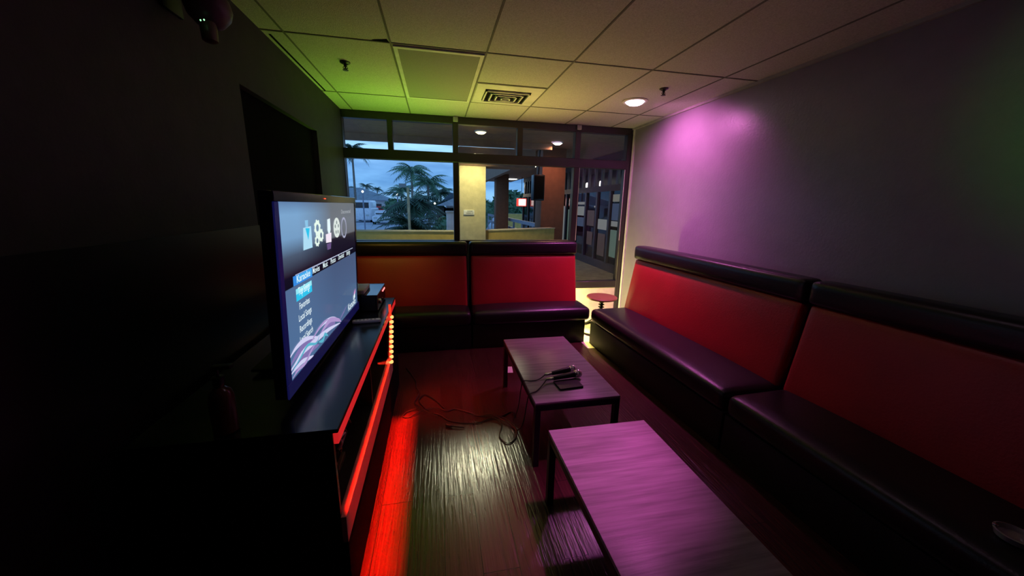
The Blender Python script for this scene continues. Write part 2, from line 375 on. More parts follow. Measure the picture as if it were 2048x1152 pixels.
# ------------------------------------------------------------------ bench seating
def bench(mtx, w, label, back0, back1, group, rtop=1.095, ext=0, inset=.035):
    """local: x along the bench 0..w, y depth from the seat front, z up"""
    t = thing('booth_bench', label, 'bench', group=group, mtx=mtx)
    b = BM(); box(b, (.004, inset, .0), (w-.004, back1+.06, .262), .006); obj('base', b, M['base'], t, local=True)
    b = BM(); rbox(b, (.003, .0, .262), (w-.003+ext, back0+.10, .405), .045, (0, .008, .018), (28, 10, 8)); obj('seat_cushion', b, M['vinyl'], t, local=True, label='black vinyl seat cushion')
    # slanted backrest panel
    dz = .545; a = math.atan2(back1-back0, dz); Ln = math.hypot(back1-back0, dz)
    mm = Matrix.Translation((0, back0, .405)) @ Matrix.Rotation(-a, 4, 'X')
    b = BM(); rbox(b, (.018, 0, -.03), (w-.018, .09, Ln), .022, (0, .010, .004), (28, 5, 12), mm); obj('backrest', b, M['red'], t, local=True, label='red vinyl backrest panel')
    b = BM(); rbox(b, (.006, back1-.022, .952), (w-.006, back1+.13, rtop), .03, (0, .006, .004), (28, 8, 8)); obj('headrest_roll', b, M['vinyl'], t, local=True, label='black vinyl top roll')
    b = BM(); box(b, (.008, back1+.095, .0), (w-.008, back1+.13, 1.06)); obj('back_board', b, M['base'], t, local=True)
    return t
mb = lambda x, y: Matrix.Translation((x, y, 0))
bench(mb(-.935, 3.60), 1.27, 'left section of the far black and red bench under the window', .29, .40, 'bench sections along the window wall')
bench(mb(.345, 3.60), 1.265, 'right section of the far black and red bench, next to the stool', .29, .40, 'bench sections along the window wall', ext=.045)
ang = math.radians(-90+2.0)
def mside(v):      # v metres from the far end towards the camera
    o = Vector((1.640, 3.60, 0)) + Vector((math.sin(math.radians(2.0)), -math.cos(math.radians(2.0)), 0))*v
    return Matrix.Translation(o) @ Matrix.Rotation(ang, 4, 'Z')
bench(mside(0), 1.885, 'far section of the long black and red bench on the right wall', .40, .49, 'bench sections along the right wall', inset=.012)
bench(mside(1.895), 1.90, 'near section of the long black and red bench on the right wall', .40, .49, 'bench sections along the right wall', inset=.012)

# small round dish on the near bench
t = thing('glass_ashtray', 'small round glass ashtray lying on the near right bench seat', 'ashtray', (1.90, .645, .424))
b = BM(); c = (1.90, .645, .424); lathe(b, [(.030, 0), (.046, .002), (.052, .022), (.047, .024), (.040, .008), (.002, .006)], c, 28)
obj('dish', b, mat('clear_glassware', (.30, .26, .26), .12, spec=.9), t)
for k in range(3):
    a = k*2.1; b = BM(); box(b, (c[0]+.045*math.cos(a)-.006, c[1]+.045*math.sin(a)-.006, c[2]+.022), (c[0]+.045*math.cos(a)+.006, c[1]+.045*math.sin(a)+.006, c[2]+.029), .002); obj('rim_lug', b, M['chrome'], t)

# ------------------------------------------------------------------ coffee tables
def table(label, x0, x1, y0, y1):
    t = thing('coffee_table', label, 'table', ((x0+x1)/2, (y0+y1)/2, 0), 'low coffee tables')
    b = BM(); box(b, (x0, y0, .397), (x1, y1, .415), .003); obj('tabletop', b, M['table'], t, label='grey wood grain laminate top')
    b = BM(); s = .034
    for lo, hi in [((x0, y0), (x1, y0+s)), ((x0, y1-s), (x1, y1)), ((x0, y0+s), (x0+s, y1-s)), ((x1-s, y0+s), (x1, y1-s))]: box(b, (*lo, .362), (*hi, .396), .002, seg=1)
    obj('apron', b, M['black'], t)
    for x in (x0, x1-s):
        for y in (y0, y1-s):
            b = BM(); box(b, (x, y, .0), (x+s, y+s, .362), .002, seg=1); obj('leg', b, M['black'], t)
table('grey topped coffee table farther from the camera, holding the microphones', .519, 1.039, 1.774, 2.78)
table('bare grey topped coffee table in the foreground, lit bright magenta', .5175, 1.039, .517, 1.523)

# ------------------------------------------------------------------ stool
sx, sy = 1.955, 3.98
t = thing('screw_stool', 'low round stool with reddish brown seat on a black screw post', 'stool', (sx, sy, 0))
b = BM(); lathe(b, [(.05, .404), (.17, .405), (.183, .412), (.185, .424), (.178, .434), (.02, .436)], (sx, sy, 0), 40); obj('seat', b, M['redwood'], t, label='reddish brown round seat')
b = BM(); prof = [(.022, .02), (.022, .19)]
for k in range(6): z = .205+k*.032; prof += [(.020, z-.010), (.038, z), (.020, z+.010)]
prof += [(.05, .401), (.05, .404)]; lathe(b, prof, (sx, sy, 0), 20); obj('screw_post', b, M['black'], t)
b = BM(); tube(b, [(sx+.27*math.cos(a*PI/16), sy+.27*math.sin(a*PI/16), .014) for a in range(32)], .013, 10, True); obj('foot_ring', b, M['black'], t)
for k in range(4):
    a = PI/4+k*PI/2; b = BM(); tube(b, smooth_pts([(sx, sy, .17), (sx+.08*math.cos(a), sy+.08*math.sin(a), .14), (sx+.18*math.cos(a), sy+.18*math.sin(a), .06), (sx+.258*math.cos(a), sy+.258*math.sin(a), .022)]), .010, 8); obj('leg', b, M['black'], t)

# ------------------------------------------------------------------ media cabinet
cx0, cx1, cy0, cy1 = -.96, -.345, 1.18, 2.98
t = thing('media_cabinet', 'long black low media cabinet edged with glowing red light tape', 'cabinet', ((cx0+cx1)/2, 2.08, 0))
b = BM(); box(b, (cx0, cy0, .735), (cx1, cy1, .75), .002, seg=1); obj('top_board', b, M['gloss'], t, smooth=False)
b = BM(); box(b, (cx1-.016, cy0, .695), (cx1, cy1, .735), .001, seg=1); obj('front_lip', b, M['lipglow'], t, smooth=False, label='top edge lip with the red tape light painted on as glow')
b = BM(); box(b, (cx0, cy0, .0), (cx1-.018, cy0+.018, .735)); obj('side_panel', b, M['satin'], t, smooth=False)
b = BM(); box(b, (cx0, cy1-.018, .0), (cx1-.018, cy1, .735)); obj('side_panel', b, M['satin'], t, smooth=False)
b = BM(); box(b, (cx0, cy0+.018, .0), (cx0+.012, cy1-.018, .735)); obj('back_panel', b, M['satin'], t, smooth=False)
b = BM(); box(b, (cx0+.012, cy0+.018, .375), (cx1-.03, 2.60, .393)); obj('shelf', b, M['satin'], t, smooth=False)
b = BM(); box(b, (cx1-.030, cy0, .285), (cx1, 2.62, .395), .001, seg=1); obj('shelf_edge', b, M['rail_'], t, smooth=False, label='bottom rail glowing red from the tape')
b = BM(); box(b, (cx1-.03, cy0, .0), (cx1-.001, cy1, .285)); obj('plinth', b, M['slot'], t, smooth=False)
b = BM(); box(b, (cx1-.03, 2.60, .285), (cx1-.002, cy1, .695)); obj('door', b, M['gloss'], t, smooth=False)
for y in (1.95,):
    b = BM(); box(b, (cx0+.02, y-.009, .393), (cx1-.03, y+.009, .735)); obj('divider', b, M['satin'], t, smooth=False)
# things in the open bay
t = thing('cable_bundle', 'loose bundle of cords and a power brick inside the near cabinet bay', 'cables', (-.45, 1.45, .395))
for k in range(5):
    b = BM(); y = 1.32+.08*k
    tube(b, smooth_pts([(-.44-.01*k, y, .402), (-.42, y+.05, .46+.02*k), (-.40-.01*k, y-.02, .53), (-.43, y+.03, .47), (-.46, y+.07, .402)]), .006, 6); obj('cord', b, M['plastic'] if k == 2 else M['cable'], t)
b = BM(); box(b, (-.50, 1.40, .394), (-.42, 1.52, .425), .006); obj('power_brick', b, M['black'], t)
# LED tape
t = thing('led_tape', 'red LED light tape glowing with bright beads on the cabinet front', 'light strip', (-.335, 2.55, .4))
b = BM(); pts = [(-.338, 2.585, .80), (-.337, 2.572, .76), (-.334, 2.56, .70), (-.334, 2.50, .58), (-.334, 2.42, .44)]
tube(b, smooth_pts(pts), .009, 6); obj('tape', b, emi('tape_red_glow', (1, .05, .015), 1.0), t)
bead = emi('led_bead', (1, .47, .13), 1.7); sp_ = smooth_pts(pts, 12)
for k in range(10):
    u = k/9; p = Vector((-.334, 2.568-.145*u, .712-.275*u)); b = BM(); lathe(b, [(.005, -.012), (.013, -.008), (.015, 0), (.013, .008), (.005, .012)], (p.x+.006, p.y, p.z), 10); obj('led', b, bead, t)

# ------------------------------------------------------------------ television
tvm = Matrix(((.99927504*0+.00353324, .03790658*0+.99927504*1, .03790658), (.99998409, -.00369733, .00425976), (-.00439683, -.03789093, .99927221))).to_4x4()
tvm = Matrix.Translation((-.52394, 1.935772, 1.17018)) @ tvm      # local x along the screen, y out of the screen, z up
tv = thing('television', 'large flat television on the media cabinet showing a karaoke menu', 'television', mtx=tvm)
SW, SH = 1.15, .647
def so(name, bm, m, parent=tv, **k):
    o = obj(name, bm, m, None, **k); o.parent = parent; return o
b = BM(); box(b, (-SW/2-.035, -.045, -SH/2-.055), (SW/2+.030, -.003, SH/2+.035), .006); so('housing', b, M['bezel'])
b = BM(); zz0, zz1, xx0, xx1 = -SH/2, SH/2, -SW/2, SW/2
for lo, hi in [((xx0-.035, -.003, zz1), (xx1+.03, .004, zz1+.035)), ((xx1, -.003, zz0), (xx1+.03, .004, zz1))]: box(b, lo, hi, .002, seg=1)
so('bezel', b, M['bezel'])
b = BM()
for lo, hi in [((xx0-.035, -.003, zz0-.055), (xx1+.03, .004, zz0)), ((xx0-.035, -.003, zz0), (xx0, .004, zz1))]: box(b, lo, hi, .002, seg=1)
so('painted_glow_bezel', b, mat('bezel_painted_blue_glow', (.010, .010, .05), .25, emit=(.10, .10, 1), estr=.045), label='bezel edge with a faint deep blue screen glow painted on')  # blue screen light painted onto the left and bottom bezel as emission
b = BM(); box(b, (-.10, -.10, -SH/2-.085), (.10, -.046, -SH/2+.10), .005); box(b, (-.28, -.27, -SH/2-.0935), (.28, -.02, -SH/2-.080), .004); so('stand', b, M['satin'])
def screen_mat():
    m = bpy.data.materials.new('screen_picture'); m.use_nodes = True; t = m.node_tree; p = t.nodes['Principled BSDF']; K = t.links.new
    p.inputs['Base Color'].default_value = (.01, .01, .012, 1); p.inputs['Roughness'].default_value = .14; p.inputs['Specular IOR Level'].default_value = .02
    c = N(t, 'ShaderNodeTexCoord'); s = N(t, 'ShaderNodeSeparateXYZ'); K(c.outputs['Object'], s.inputs[0])
    mz = N(t, 'ShaderNodeMapRange'); mz.inputs['From Min'].default_value = -SH/2; mz.inputs['From Max'].default_value = SH/2; K(s.outputs['Z'], mz.inputs['Value'])
    mxr = N(t, 'ShaderNodeMapRange'); mxr.inputs['From Min'].default_value = -SW/2; mxr.inputs['From Max'].default_value = SW/2; K(s.outputs['X'], mxr.inputs['Value'])
    left = ramp(t, [(0, (.075, .16, .32)), (.523, (.085, .15, .29)), (.526, (.004, .004, .012)), (.585, (.006, .005, .016)), (.60, (.02, .014, .03)), (.70, (.07, .10, .16)), (.80, (.18, .34, .56)), (.93, (.20, .38, .62)), (1, (.12, .22, .40))])
    right = ramp(t, [(0, (.07, .13, .26)), (.523, (.06, .10, .20)), (.526, (.004, .004, .012)), (.585, (.006, .005, .016)), (.60, (.010, .007, .018)), (.70, (.012, .009, .022)), (.722, (.02, .015, .03)), (.735, (.13, .14, .17)), (.85, (.15, .17, .21)), (1, (.13, .15, .18))])
    K(mz.outputs[0], left.inputs[0]); K(mz.outputs[0], right.inputs[0])
    fx = ramp(t, [(.15, (0, 0, 0)), (.55, (1, 1, 1))]); K(mxr.outputs[0], fx.inputs[0])
    x = N(t, 'ShaderNodeMix', data_type='RGBA'); K(fx.outputs[0], x.inputs['Factor']); K(left.outputs[0], x.inputs['A']); K(right.outputs[0], x.inputs['B'])
    K(x.outputs['Result'], p.inputs['Emission Color']); p.inputs['Emission Strength'].default_value = 1.0
    return m
b = BM(); poly(b, [(xx0, .0, zz0), (xx1, .0, zz0), (xx1, .0, zz1), (xx0, .0, zz1)]); scr = so('screen', b, screen_mat(), label='lit blue menu picture', smooth=False)
LY = [.0006]
def P2(s, t_, y=None): return Vector(((s-.5)*SW, y if y is not None else LY[0], (t_-.5)*SH))
def flat(name, st, m):
    LY[0] += .00005; b = BM(); poly(b, [P2(*q) for q in st]); return so(name, b, m, scr, smooth=False)
EM = lambda n, c, s=1: emi(n, c, s)
white_g = EM('glow_white', (.80, .95, 1), 1.0); cyan = EM('glow_cyan', (.02, .55, .85), 1.0); paleb = EM('glow_pale_blue', (.42, .72, .90), 1.0)
flat('nav_line', [(.094, .588), (.93, .580), (.93, .573), (.094, .578)], EM('glow_line', (.42, .46, .62)))
flat('nav_highlight', [(.073, .583), (.258, .583), (.256, .522), (.073, .526)], EM('glow_blue', (.03, .25, .75), 1))
flat('nav_highlight', [(.10, .578), (.25, .578), (.25, .535), (.10, .535)], EM('glow_blue_light', (.06, .42, .85), 1))
flat('menu_button', [(.089, .502), (.244, .502), (.244, .428), (.089, .428)], cyan)
flat('menu_button', [(.089, .502), (.244, .502), (.244, .470), (.089, .470)], EM('glow_cyan_light', (.30, .80, .92)))
def text(s, t_, body, h, m, width=None):
    LY[0] += .00005
    cu = bpy.data.curves.new('t', 'FONT'); cu.body = body; cu.size = h*1.35; cu.align_x = 'CENTER'; cu.align_y = 'CENTER'; cu.offset = .0003
    tmp = bpy.data.objects.new('t', cu); C.objects.link(tmp); dg = bpy.context.evaluated_depsgraph_get(); dg.update()
    me = bpy.data.meshes.new_from_object(tmp.evaluated_get(dg)); bpy.data.objects.remove(tmp)
    xs = [v.co.x for v in me.vertices]; wd = max(xs)-min(xs); k = (width/wd) if width else 1
    c0 = P2(s, t_)
    # viewed from the +y side (the room) local +x runs to the viewer's right
    for v in me.vertices: v.co = Vector((c0.x+v.co.x*k, LY[0], c0.z+v.co.y))
    me.materials.clear(); me.materials.append(m); o = bpy.data.objects.new('caption', me); C.objects.link(o); o.parent = scr; return o
text(.168, .555, 'Karaoke', .030, white_g, .15)
for s, w, tx in [(.304, .095, 'Movies'), (.423, .075, 'Music'), (.54, .09, 'Photos'), (.68, .12, 'Download'), (.823, .09, 'Settings')]: text(s, .555, tx, .028, white_g, w)
text(.165, .478, 'Top Songs', .034, white_g, .13)
for t_, tx, w in [(.387, 'Favorites', .115), (.318, 'Local Songs', .145), (.248, 'Recordings', .14), (.182, 'Local Search', .15), (.118, 'Cloud Songs', .15)]: text(.16, t_, tx, .028, white_g, w)
text(.86, .045, 'Karaoke', .045, white_g, .20)
text(.81, .925, 'Disconnected', .022, EM('glow_grey', (.35, .38, .42)), .22)
# icons
flat('icon_person', [(.192, .846), (.272, .850), (.276, .711), (.180, .711)], paleb); flat('icon_person', [(.212, .89), (.244, .89), (.240, .846), (.216, .846)], EM('glow_mid_blue', (.25, .55, .80)))
flat('icon_tie', [(.212, .842), (.256, .838), (.236, .765)], cyan)
def ring(name, cs, ct, rs, rt_, m, inner=None, teeth=0, a0=0):
    LY[0] += .00005; b = BM(); n = 48; out = []; inn = []
    for i in range(n):
        a = 2*PI*i/n; k = 1+(.18 if teeth and math.sin(a*teeth) > 0 else 0); k = k/(1.18 if teeth else 1)
        out.append(b.verts.new(P2(cs+rs*k*math.cos(a), ct+rt_*k*math.sin(a))))
        if inner: inn.append(b.verts.new(P2(cs+rs*inner*math.cos(a), ct+rt_*inner*math.sin(a))))
    if inner:
        for i in range(n): b.faces.new((out[i], out[(i+1) % n], inn[(i+1) % n], inn[i]))
    else: b.faces.new(out)
    return so(name, b, m, scr, smooth=False)
gw = EM('glow_gear', (.80, .95, .85)); ring('icon_gear', .345, .83, .040, .058, gw, .42, 8); ring('icon_gear', .385, .775, .033, .048, gw, .40, 8); ring('icon_gear', .335, .745, .030, .042, gw, .40, 8)
flat('icon_microphone', [(.478, .878), (.518, .884), (.520, .80), (.508, .772), (.486, .772), (.474, .80)], white_g)
flat('icon_microphone_base', [(.448, .772), (.528, .776), (.524, .704), (.446, .710)], EM('glow_pinkish', (.90, .80, .92)))
flat('icon_reflection', [(.455, .700), (.520, .700), (.510, .655), (.460, .655)], EM('glow_violet', (.13, .08, .22)))
ring('icon_reel', .622, .803, .055, .080, EM('glow_reel', (.72, .80, .76)), .0001)
for k in range(5): ring('icon_reel_hole', .622+.028*math.cos(k*1.257+.3), .803+.042*math.sin(k*1.257+.3), .010, .015, EM('glow_hole', (.25, .30, .30)))
ring('icon_disc', .752, .79, .052, .090, EM('glow_disc', (.38, .40, .55)), .80)
def ribbon(name, pts, w, m):
    LY[0] += .00005; P = smooth_pts([P2(*p) for p in pts], 8); b = BM(); prev = None
    for i, p in enumerate(P):
        d = (P[min(i+1, len(P)-1)]-P[max(i-1, 0)]).normalized(); n = Vector((-d.z, 0, d.x)); k = math.sin(PI*min(1, max(.12, i/(len(P)-1)*.9+.05)))
        def cl(v): return Vector((max(xx0, min(xx1, v.x)), v.y, max(zz0, min(zz1, v.z))))
        a = b.verts.new(cl(p+n*w*k)); c = b.verts.new(cl(p-n*w*k))
        if prev: b.faces.new((prev[0], a, c, prev[1]))
        prev = (a, c)
    so(name, b, m, scr, smooth=False)
pk = EM('glow_wave_pink', (.42, .30, .60)); wl = EM('glow_wave_lilac', (.62, .62, .88)); wt = EM('glow_wave_teal', (.10, .45, .60)); wv = EM('glow_wave_violet', (.22, .17, .42))
RB = [([(0, .148), (.049, .167), (.118, .167), (.192, .14), (.292, .079)], .010, wl), ([(.224, .12), (.311, .145), (.413, .135), (.511, .097), (.609, .017)], .009, wl),
      ([(.18, .10), (.27, .138), (.36, .150), (.42, .14)], .006, pk), ([(.292, .086), (.361, .108), (.449, .115), (.575, .045), (.62, .005)], .012, pk),
      ([(0, .07), (.049, .084), (.106, .10), (.187, .092), (.304, .078), (.406, .061), (.504, .034), (.60, .004)], .012, wl),
      ([(0, .047), (.045, .051), (.105, .045), (.169, .016), (.21, .003)], .009, wl), ([(.007, .015), (.056, .026), (.127, .018), (.194, .053), (.266, .074)], .007, pk),
      ([(.592, .035), (.66, .055), (.74, .09)], .004, wv), ([(.02, .06), (.087, .085), (.161, .110), (.25, .062), (.294, .10)], .006, wt), ([(.28, .05), (.33, .03), (.36, .055), (.40, .02)], .010, wt),
      ([(0, .10), (.06, .125), (.14, .135), (.22, .11)], .012, wv), ([(.03, .03), (.10, .06), (.20, .055), (.28, .03)], .014, wv), ([(.38, .10), (.46, .08), (.52, .05)], .014, wv)]
for p, w, m in RB[10:]+RB[:10]: ribbon('wave', p, w, m)
flat('logo_flame', [(.905, .10), (.945, .125), (.955, .165), (.915, .135)], EM('glow_flame', (.75, .30, .62))); flat('logo_flame', [(.895, .065), (.935, .085), (.935, .125), (.900, .11)], white_g)
b = BM(); lathe(b, [(.002, -.002), (.005, 0), (.002, .002)], (-.06, .006, SH/2+.018), 10); so('standby_light', b, EM('standby_red', (1, .06, .02), 3), label='small red standby light')

# ------------------------------------------------------------------ gear on the cabinet
t = thing('stereo_receiver', 'black karaoke receiver with glossy top and red indicator lights', 'receiver', (-.58, 2.77, .75))
rx0, rx1, ry0, ry1 = -.76, -.416, 2.575, 2.965
b = BM(); box(b, (rx0, ry0, .762), (rx1-.012, ry1, .868), .002, seg=1); obj('case', b, M['satin'], t, smooth=False)
b = BM(); box(b, (rx0, ry0, .8685), (rx1, ry1, .8725)); obj('top_plate', b, M['mirror'], t, smooth=False)
b = BM(); box(b, (rx1-.012, ry0, .762), (rx1, ry1, .868), .002, seg=1); obj('front_panel', b, M['satin'], t, smooth=False)
kn = Matrix.Translation((rx1, 2.63, .815)) @ Matrix.Rotation(PI/2, 4, 'Y')
b = BM(); lathe(b, [(.018, 0), (.017, .014), (.014, .018), (.002, .018)], (0, 0, 0), 20, kn); obj('volume_knob', b, M['chrome'], t, label='silver volume knob')
for k in range(2):
    kn = Matrix.Translation((rx1, 2.70+.07*k, .795)) @ Matrix.Rotation(PI/2, 4, 'Y'); b = BM(); lathe(b, [(.010, 0), (.009, .010), (.002, .011)], (0, 0, 0), 14, kn); obj('knob', b, M['satin'], t)
rl = EM('indicator_red', (1, .12, .12), 6)
for k in range(3):
    b = BM(); box(b, (rx1+.0, 2.83+.045*k, .838), (rx1+.004, 2.842+.045*k, .848)); obj('indicator_light', b, rl, t)
for y in (2.62, 2.92):
    for x in (-.72, -.46):
        b = BM(); lathe(b, [(.014, 0), (.016, .012)], (x, y, .75), 12); obj('foot', b, M['black'], t)
t = thing('router_box', 'small pale plastic box lying on top of the black receiver', 'router', (-.56, 2.7, .8735))
b = BM(); box(b, (-.64, 2.60, .8735), (-.505, 2.835, .902), .004); obj('case', b, M['plastic'], t)
b = BM(); box(b, (-.505, 2.77, .882), (-.5035, 2.80, .896)); obj('port', b, M['white'], t, smooth=False)
t = thing('remote_control', 'pale slim remote control lying on the cabinet below the television', 'remote', (-.45, 2.35, .75))
mm = Matrix.Translation((-.452, 2.345, .7505)) @ Matrix.Rotation(.13, 4, 'Z')
b = BM(); rbox(b, (-.085, -.022, 0), (.085, .022, .020), .008, (0, 0, .001), (12, 6, 4), mm); obj('body', b, M['plastic'], t)
for k in range(6):
    for j in range(2):
        b = BM(); box(b, (-.065+.022*k, -.012+.014*j, .0195), (-.054+.022*k, -.004+.014*j, .0225), .001, mm, 1); obj('button', b, M['grid'], t)
t = thing('pump_bottle', 'dim amber pump bottle standing at the near end of the cabinet', 'bottle', (-.70, 1.235, .75))
b = BM(); lathe(b, [(.032, 0), (.036, .004), (.036, .12), (.030, .145), (.014, .16), (.014, .175)], (-.70, 1.235, .75), 24); obj('body', b, M['brown'], t)
b = BM(); lathe(b, [(.017, .172), (.017, .195), (.005, .197), (.005, .225)], (-.70, 1.235, .75), 16); box(b, (-.712, 1.222, .972), (-.655, 1.248, .984), .003); obj('pump', b, M['satin'], t)

# party light, upper left
t = thing('party_light', 'dark ball shaped party light with two tiny green lights high on the left wall', 'party light', (-.88, 1.80, 2.18))
c = (-.85, 1.83, 2.225)
b = BM(); box(b, (-.989, 1.78, 2.20), (-.974, 1.90, 2.36), .003); tube(b, smooth_pts([(-.98, 1.84, 2.30), (-.93, 1.84, 2.31), (-.87, 1.83, 2.30)]), .012); obj('bracket', b, M['black'], t)
b = BM(); lathe(b, [(.012, -.072), (.045, -.060), (.070, -.03), (.078, 0), (.070, .035), (.045, .065), (.01, .078)], c, 26); obj('body', b, mat('party_light_shell', (.10, .06, .08), .4), t)
b = BM(); lathe(b, [(.018, -.13), (.026, -.125), (.028, -.08), (.024, -.060)], (c[0]+.005, c[1]-.03, c[2]), 20); obj('lens_tube', b, mat('party_light_tube', (.12, .08, .06), .4), t)
gl = EM('indicator_green', (.35, 1, .45), 1.6)
for k in (-1, 1):
    b = BM(); lathe(b, [(.001, -.003), (.003, 0), (.001, .003)], (-.836+.005*k, 1.745+.002*k, 2.150+.002*k), 8); obj('indicator_light', b, gl, t)

# ------------------------------------------------------------------ microphones, booklet, cables
def mic(p0, p1, label, zup=0):
    p0, p1 = Vector(p0), Vector(p1); d = (p1-p0).normalized(); q = d.to_track_quat('Z', 'Y').to_matrix().to_4x4(); mm = Matrix.Translation(p0) @ q; Lm = (p1-p0).length
    t = thing('microphone', label, 'microphone', p0, 'karaoke microphones')
    b = BM(); lathe(b, [(.006, -.05), (.010, -.045), (.0105, .0)], (0, 0, 0), 14, mm); obj('plug', b, M['chrome'], t, label='bright metal cable plug')
    b = BM(); lathe(b, [(.011, 0), (.0125, .003), (.0195, Lm-.055), (.0205, Lm-.045)], (0, 0, 0), 18, mm); obj('handle', b, M['satin'], t)
    b = BM(); lathe(b, [(.0205, Lm-.046), (.0225, Lm-.042), (.0225, Lm-.036), (.020, Lm-.034)], (0, 0, 0), 20, mm); obj('collar', b, M['chrome'], t)
    r = .0265; c = Lm-.018; b = BM()
    lathe(b, [(max(.002, r*math.sin(a*PI/14)), c-r*math.cos(a*PI/14)) for a in range(2, 15)], (0, 0, 0), 22, mm)
    gr = obj('grille', b, mat('mic_grille', (.72, .60, .64), .4, metal=.35, bump=.6, bscale=500), t, label='silver ball grille')
    b = BM(); lathe(b, [(r*1.0, c-.0035), (r*1.045, c-.002), (r*1.045, c+.002), (r*1.0, c+.0035)], (0, 0, 0), 24, mm); obj('grille_band', b, M['chrome'], t)
    return t
mic((.705, 2.068, .441), (.882, 2.115, .442), 'far microphone of the two on the coffee table, silver head')
mic((.695, 2.000, .441), (.888, 2.030, .449), 'near microphone of the two, head resting over the black booklet')
t = thing('song_booklet', 'black padded song booklet lying under the near microphone', 'booklet', (.77, 1.945, .4155))
mm = Matrix.Translation((.775, 1.945, .4155)) @ Matrix.Rotation(math.radians(5), 4, 'Z')
b = BM(); box(b, (-.078, -.055, 0), (.078, .055, .004), .0015, mm, 1); obj('cover', b, M['satin'], t)
b = BM(); box(b, (-.074, -.051, .0042), (.076, .051, .009), .001, mm, 1); obj('pages', b, M['satin'], t)
b = BM(); box(b, (-.078, -.055, .0092), (.078, .055, .013), .0015, mm, 1); obj('cover', b, M['satin'], t)
def cable(name, pts, r, label, k=8):
    b = BM(); tube(b, smooth_pts(pts, k), r, 7); return tag(obj(name, b, M['cable']), label, 'cable', 'microphone cables')
z = .006
cable('microphone_cable', [(.657, 2.055, .441), (.61, 2.035, .423), (.56, 2.03, .420), (.518, 2.035, .421), (.503, 2.04, .40), (.497, 2.10, .20), (.505, 2.25, .03), (.51, 2.36, z), (.434, 2.32, z), (.339, 2.298, z), (.246, 2.264, z), (.142, 2.282, z), (.048, 2.335, z), (-.011, 2.409, z), (-.082, 2.461, z), (-.139, 2.554, z), (-.169, 2.646, z), (-.125, 2.716, z), (-.047, 2.626, z), (.027, 2.483, z)], .0035, 'black cable from the far microphone, trailing over the floor to the left')
cable('microphone_cable', [(.647, 1.99, .441), (.61, 1.955, .424), (.56, 1.90, .420), (.516, 1.875, .421), (.502, 1.875, .40), (.496, 1.95, .18), (.50, 2.10, .03), (.486, 2.163, z+.002), (.443, 2.23, z+.008), (.362, 2.332, z+.008), (.273, 2.347, z), (.188, 2.415, z), (.1, 2.471, z), (.044, 2.453, z), (-.046, 2.496, z+.008), (-.136, 2.47, z+.008), (-.222, 2.42, z), (-.271, 2.435, z), (-.244, 2.489, z), (-.156, 2.514, z+.008)], .0035, 'black cable from the near microphone, trailing over the floor to the cabinet')
cable('loose_cable', [(.19, 2.36, z+.015), (.27, 2.32, z+.015), (.356, 2.295, z+.014), (.407, 2.212, z), (.375, 2.10, z), (.39, 2.03, z), (.43, 2.01, z), (.484, 2.073, z), (.486, 2.163, z+.014), (.443, 2.25, z+.02), (.38, 2.30, z+.024)], .0035, 'looped black cord lying beside the far coffee table leg')
b = BM(); tube(b, smooth_pts([(.03, 2.27, .012), (.06, 2.25, .012), (.10, 2.235, .012), (.15, 2.225, .006)]), lambda u: .009 if u < .4 else .004, 8); tag(obj('cable_plug', b, M['cable']), 'thick black plug end lying among the floor cables', 'plug')
cable('loose_cable', [(-.313, 3.256, z), (-.217, 2.99, z), (-.20, 2.85, z), (-.172, 2.73, z+.012), (-.20, 2.62, z), (-.175, 2.539, z+.016), (-.10, 2.44, z+.016), (-.03, 2.40, z)], .0028, 'thin dark cord running along the floor toward the far bench')
t = thing('paper_card', 'small white paper card lying on the floor under the far coffee table', 'card', (.66, 3.05, 0))
b = BM(); box(b, (.60, 3.0, .001), (.66, 3.13, .0025), .0004, Matrix.Translation((.63, 3.06, 0)) @ Matrix.Rotation(-.12, 4, 'Z') @ Matrix.Translation((-.63, -3.06, 0)), 1); obj('sheet', b, M['paper'], t)

# ------------------------------------------------------------------ outside: covered walkway
M['stucco_y'] = mat('cream_stucco', (.62, .54, .33), .85, bump=.3, bscale=40)
M['stucco_w'] = mat('ochre_stucco', (.58, .42, .12), .85, bump=.3, bscale=40)
M['stucco_b'] = mat('brown_stucco', (.21, .085, .045), .85, bump=.3, bscale=40)
M['porch'] = mat('brown_porch_ceiling', (.26, .155, .10), .8, bump=.1)
M['pave'] = mat('walkway_paving', (.30, .27, .17), .7, nscale=5, namt=.25)
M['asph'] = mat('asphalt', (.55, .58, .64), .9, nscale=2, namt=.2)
M['rail'] = mat('blue_grey_railing', (.30, .32, .40), .6)
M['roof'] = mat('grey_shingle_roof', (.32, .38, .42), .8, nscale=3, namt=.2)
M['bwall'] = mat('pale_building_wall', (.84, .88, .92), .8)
M['leaf'] = mat('palm_leaf', (.12, .24, .13), .6, nscale=6, namt=.4)
M['leafd'] = mat('dark_palm_leaf', (.05, .11, .065), .6, nscale=6, namt=.4)
M['trunk'] = mat('palm_trunk', (.22, .18, .15), .9, nscale=8, namt=.3)
b = BM(); box(b, (-4, YW+.1, -.14), (4.0, 9.4, -.02)); box(b, (2.2, 9.4, -.14), (4.0, 20, -.02)); tag(obj('walkway', b, M['pave'], smooth=False), 'olive tan paved walkway outside the window', 'walkway')
S_ = bpy.data.objects['walkway']; S_['kind'] = 'structure'
b = BM(); poly(b, [(-120, 8.0, -.2), (60, 8.0, -.2), (60, 160, -.2), (-120, 160, -.2)], -.2); g_ = obj('parking_lot', b, M['asph'], smooth=False); g_['kind'] = 'structure'; g_['label'] = 'pale asphalt parking lot beyond the walkway'
